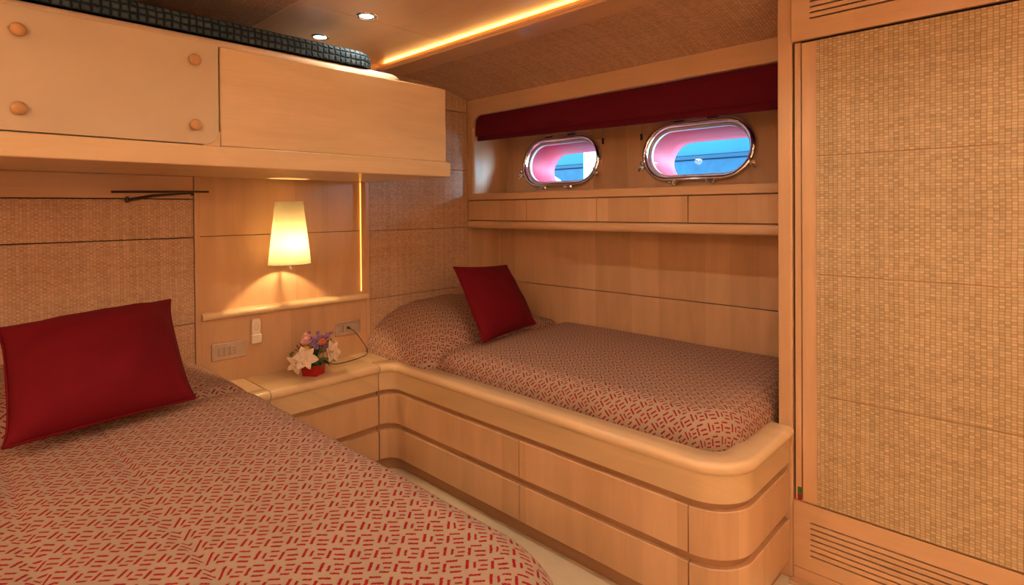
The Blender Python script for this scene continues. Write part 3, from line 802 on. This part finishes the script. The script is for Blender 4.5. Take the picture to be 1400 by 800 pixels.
# plug + cord to a little metal stand
bm = BM(); tube(bm, [(.011, 1.524, .684), (.022, 1.524, .684), (.034, 1.525, .682)], [.007, .0065, .004], 10)
pts = [(.034, 1.525, .682), (.05, 1.545, .662), (.055, 1.575, .620), (.058, 1.600, .580), (.068, 1.606, .553), (.085, 1.585, .541), (.10, 1.545, .5385), (.115, 1.50, .5385), (.125, 1.44, .5385), (.12, 1.385, .540), (.10, 1.368, .548)]
sm = []
for i in range(len(pts)-1):
    p0, p1, p2_, p3 = (Vector(pts[max(i-1, 0)]), Vector(pts[i]), Vector(pts[i+1]), Vector(pts[min(i+2, len(pts)-1)]))
    for k in range(6):
        t = k/6; sm.append(.5*((2*p1)+(p2_-p0)*t+(2*p0-5*p1+4*p2_-p3)*t*t+(3*p1-p0-3*p2_+p3)*t**3))
sm.append(Vector(pts[-1])); tube(bm, sm, .0021, 6)
cord_bm = bm
gd = thing('charging_stand', 'small grey metal gadget with a black cord standing behind the flowers on the nightstand', 'charger', (.09, 1.36, ZT))
bm = BM(); lathe(bm, [(.026, ZT), (.026, .545), (.012, .552), (.008, .60)], Matrix.Translation((.09, 1.352, 0)), 24, True, True); obj('base', bm, M['steel'], gd)
bm = BM(); box(bm, -.007, .007, -.030, .030, .0, .085); bmesh.ops.transform(bm, verts=bm.verts[:], matrix=Matrix.Translation((.085, 1.340, .598)) @ Matrix.Rotation(-.18, 4, 'Y') @ Matrix.Rotation(.35, 4, 'Z')); obj('cord', cord_bm, M['blk'], gd)['label'] = 'thin black cord with a plug'; obj('body', bm, plain('grey metal gadget shell', (.26, .25, .20), .3, .5), gd, .004)

# ---------------------------------------------------------------- flowers
fx, fy = .195, 1.240
fl = thing('flower_arrangement', 'small flower arrangement in a red square pot on the nightstand', 'flowers', (fx, fy, ZT))
bm = BM(); rz = Matrix.Translation((fx, fy, ZT)) @ Matrix.Rotation(math.radians(30), 4, 'Z')
vs = [bm.verts.new(rz @ Vector(p)) for p in ((-.036,-.036,0),(.036,-.036,0),(.036,.036,0),(-.036,.036,0),(-.042,-.042,.055),(.042,-.042,.055),(.042,.042,.055),(-.042,.042,.055))]
for f in ((0,3,2,1),(4,5,6,7),(0,1,5,4),(1,2,6,5),(2,3,7,6),(3,0,4,7)): bm.faces.new([vs[i] for i in f])
obj('pot', bm, plain('glossy red pot', (.52, .012, .02), .25), fl, .003)
leafm = plain('dark green leaf', (.035, .10, .025), .4, 0, .3, 60); white_ = plain('cream white petal', (.78, .62, .48), .6, 0, .12, 90)
pinkm = plain('pale pink petal', (.72, .36, .36), .6, 0, .2, 90); purp = plain('lilac blossom', (.30, .16, .42), .6, 0, .35, 120)
orng = plain('orange petal', (.75, .16, .03), .6, 0, .2, 90); berry = plain('olive berry', (.16, .13, .03), .5, 0, .3, 90)
yel = plain('yellow petal', (.72, .50, .14), .6, 0, .1, 90)
def petal(bm, base, d, up, L, W, curl=.4, fold=.25, n=7):
    d = Vector(d).normalized(); up = (Vector(up)-d*Vector(up).dot(d)).normalized(); s = d.cross(up)
    rows = []
    for i in range(n+1):
        t = i/n; w = W*math.sin(PI*min(1, t*.92+.06))**.8; c = Vector(base)+d*L*t*(1-.25*curl*t)+up*(L*curl*t*t)
        rows.append([bm.verts.new(c+s*w*k+up*abs(k)*w*fold) for k in (-1, -.5, 0, .5, 1)])
    for a, b in zip(rows, rows[1:]):
        for k in range(4): bm.faces.new((a[k], a[k+1], b[k+1], b[k]))
def thick(o, t=.0012):
    m = o.modifiers.new('thickness', 'SOLIDIFY'); m.thickness = t; return o
def lily(c, axis, sz, mat=white_, name='lily', n=6, curl=.5):
    bm = BM(); ax = Vector(axis).normalized(); a = ax.orthogonal().normalized(); b = ax.cross(a)
    for k in range(n):
        th = 2*PI*k/n; d = (a*math.cos(th)+b*math.sin(th))*.85+ax*.55
        petal(bm, c, d, ax*.2-(a*math.cos(th)+b*math.sin(th)), sz, sz*(.38 if k % 2 else .28), -curl*.5 if k % 2 else -curl*.3, .3)
    thick(obj(name, bm, mat, fl, angle=180))
    bm = BM(); tube(bm, [Vector(c), Vector(c)+ax*sz*.35], [.003, .002], 6); ball(bm, Vector(c)+ax*sz*.36, .0035, sub=1); obj('stamen', bm, yel, fl)
V3 = Vector
lily(V3((fx+.045, fy-.062, .628)), (.9, -.35, .35), .056); lily(V3((fx+.055, fy+.052, .640)), (.9, .45, .25), .056)
lily(V3((fx+.02, fy-.085, .610)), (.5, -.9, .1), .050, n=5); lily(V3((fx+.02, fy+.085, .632)), (.5, .9, .15), .050, n=5)
for th, el, L in ((-70, .15, .070), (-35, .1, .052), (0, .05, .045), (35, .1, .052), (70, .15, .070), (110, .1, .06), (-110, .1, .06), (180, .2, .06), (15, .35, .045), (-15, .35, .045)):
    bm = BM(); r_ = math.radians(th); d = V3((math.cos(r_), math.sin(r_), el))
    petal(bm, V3((fx, fy, .598))+V3((math.cos(r_), math.sin(r_), 0))*.022, d, (0, 0, 1), L, L*.38, -.35, .2); thick(obj('leaf', bm, leafm, fl, angle=180))
bm = BM()
for _ in range(60):
    th = random.uniform(0, 2*PI); r_ = random.uniform(0, .05)
    tube(bm, [(fx+r_*.3*math.cos(th), fy+r_*.3*math.sin(th), .585), (fx+r_*math.cos(th), fy+r_*math.sin(th)*1.3, random.uniform(.63, .70))], .0016, 5)
obj('stems', bm, leafm, fl)['kind'] = 'stuff'
def rose(c, r, mat, name):
    bm = BM()
    for ring, (n, rr, h) in enumerate(((3, .25, .9), (5, .55, .8), (7, .9, .55))):
        for k in range(n):
            th = 2*PI*k/n+ring*.5; d = V3((math.cos(th)*.35*(ring+1), math.sin(th)*.35*(ring+1), 1))
            petal(bm, V3(c)+V3((math.cos(th), math.sin(th), 0))*r*rr*.4-V3((0, 0, r*.5)), d, V3((-math.cos(th), -math.sin(th), .2)), r*1.3*h, r*.55, .25, .35, 5)
    ball(bm, c, r*.45, sub=1); thick(obj(name, bm, mat, fl, angle=180), .001)
rose((fx+.02, fy-.045, .700), .034, pinkm, 'rose'); rose((fx+.045, fy+.022, .690), .026, orng, 'orange_flower'); rose((fx+.04, fy-.055, .672), .022, yel, 'yellow_flower')
rose((fx-.02, fy-.02, .715), .028, pinkm, 'rose')
for k in range(34):
    cl = ((fy+.005, .718), (fy-.018, .682), (fy+.045, .705), (fy+.055, .672), (fy+.0, .692))[k % 5]
    bm = BM(); c = V3((fx+random.uniform(-.02, .055), cl[0]+random.uniform(-.022, .022), cl[1]+random.uniform(-.020, .024)))
    for q in range(5): ball(bm, c+V3((math.cos(q*1.257)*.005*.4, math.cos(q*1.257)*.005, math.sin(q*1.257)*.005)), .0042, sub=1)
    obj('purple_blossom', bm, purp, fl)
for k in range(16):
    bm = BM(); c = V3((fx+random.uniform(0, .04), fy-.10+random.uniform(-.018, .025), .650+random.uniform(-.02, .035))); ball(bm, c, .0042, (1, 1, 1.3), 1)
    tube(bm, [c, V3((fx+.01, fy-.05, .63))], .0009, 4); obj('berry_sprig', bm, berry, fl)
for k in range(5):
    bm = BM(); d = V3((.3, .9+random.uniform(-.2, .2), .5+random.uniform(-.3, .5))); petal(bm, V3((fx+.01, fy+.035, .665)), d, (0, 0, 1), .055, .014, .1, .2); thick(obj('leaf', bm, leafm, fl, angle=180))

# ---------------------------------------------------------------- ceiling downlights
emitm = emit('lit downlight lens', (1, .86, .62), 40)
def downlight(x, y, label, show=True, e=18, group=None):
    t = thing('downlight', label, 'ceiling light', (x, y, CZ), 'recessed downlights in the maple ceiling' if group is None else group, local=True)
    bm = BM(); lathe(bm, [(.026, .004), (.030, -.004), (.036, -.006), (.042, -.004), (.043, .0)], Matrix(), 40); obj('rim', bm, M['chrome'], t, angle=180)
    bm = BM(); lathe(bm, [(.0005, -.0015), (.016, -.0025), (.027, -.001)], Matrix(), 32); obj('lens', bm, emitm, t, angle=180)
    l = light('SPOT', 'downlight_beam', (x, y, CZ-.012), e, (1, .885, .69), spot_size=math.radians(150), spot_blend=.6, shadow_soft_size=.03)
    return t
downlight(.645, 1.262, 'recessed ceiling downlight farther from the head wall, above the upper bunk', e=8)
downlight(.250, 1.262, 'recessed ceiling downlight nearest the head wall, above the blanket end', e=6)
for x, y, e in ((1.55, 1.262, 10), (2.35, 1.262, 11), (3.15, 1.262, 6), (1.55, .2, 4), (2.5, .1, 5), (3.4, .1, 4), (2.5, -.9, 2), (3.5, -.9, 2)):
    downlight(x, y, 'recessed downlight in the cabin ceiling over the open floor', e=e, group='downlights over the open floor')

l = light('AREA', 'cove_wash', (2.1, 1.741, 2.090), 4, (1, .50, .14), shape='RECTANGLE', size=4.1, size_y=.008); l.rotation_euler = Vector((0, -.96, .28)).to_track_quat('-Z', 'Y').to_euler()
# added fill: unseen area lights facing up, brightening the ceiling and room
for nm, loc, sx, sy, e in (('fill_uplight', (2.3, -1.45, 1.90), 3.6, .10, 82), ('fill_uplight', (4.08, .6, 1.90), .10, 3.0, 50)):
    l = light('AREA', nm, loc, e, (1, .88, .68), shape='RECTANGLE', size=sx, size_y=sy); l.rotation_euler = (PI, 0, 0)
# two added point lights behind the camera, no fixtures, as soft fill
for p, e in (((3.95, .95, 1.15), 4.5), ((3.2, -1.35, 1.0), 11)): light('POINT', 'fill_point', p, e, (1, .88, .68), shadow_soft_size=.14)
# ---------------------------------------------------------------- daylight
w = bpy.data.worlds.new('sky'); bpy.context.scene.world = w; w.use_nodes = True
bg = w.node_tree.nodes['Background']; bg.inputs[0].default_value = (.42, .80, 1, 1); bg.inputs[1].default_value = 8.0
sd = light('SUN', 'daylight', (0, 6, 6), 15, (.50, .73, 1), angle=math.radians(30))
sd.rotation_euler = Vector((-.80, -.52, -.17)).to_track_quat('-Z', 'Y').to_euler()

# ---------------------------------------------------------------- camera
f, yaw, pitch, roll, ppy = 767.085, math.radians(43.83), math.radians(-.5318), math.radians(-.4412), 293.143
F = Vector((-math.sin(yaw)*math.cos(pitch), math.cos(yaw)*math.cos(pitch), math.sin(pitch))); R = Vector((math.cos(yaw), math.sin(yaw), 0)); U = R.cross(F)
R2 = R*math.cos(roll)+U*math.sin(roll); U2 = U*math.cos(roll)-R*math.sin(roll)
cd = bpy.data.cameras.new('camera'); cam = bpy.data.objects.new('camera', cd); C.objects.link(cam)
cam.matrix_world = Matrix(((R2.x, U2.x, -F.x, 2.678), (R2.y, U2.y, -F.y, 0), (R2.z, U2.z, -F.z, 1.3), (0, 0, 0, 1)))
cd.sensor_width = 36; cd.lens = 36*f/1400; cd.shift_y = -(400-ppy)/1400; cd.clip_start = .01
sc = bpy.context.scene; sc.camera = cam
sc.view_settings.view_transform = 'Standard'; sc.view_settings.look = 'None'; sc.view_settings.gamma = 1; sc.view_settings.use_curve_mapping = False
sc.view_settings.exposure = 0.0
for o in bpy.data.objects:
    if '_local' in o: del o['_local']
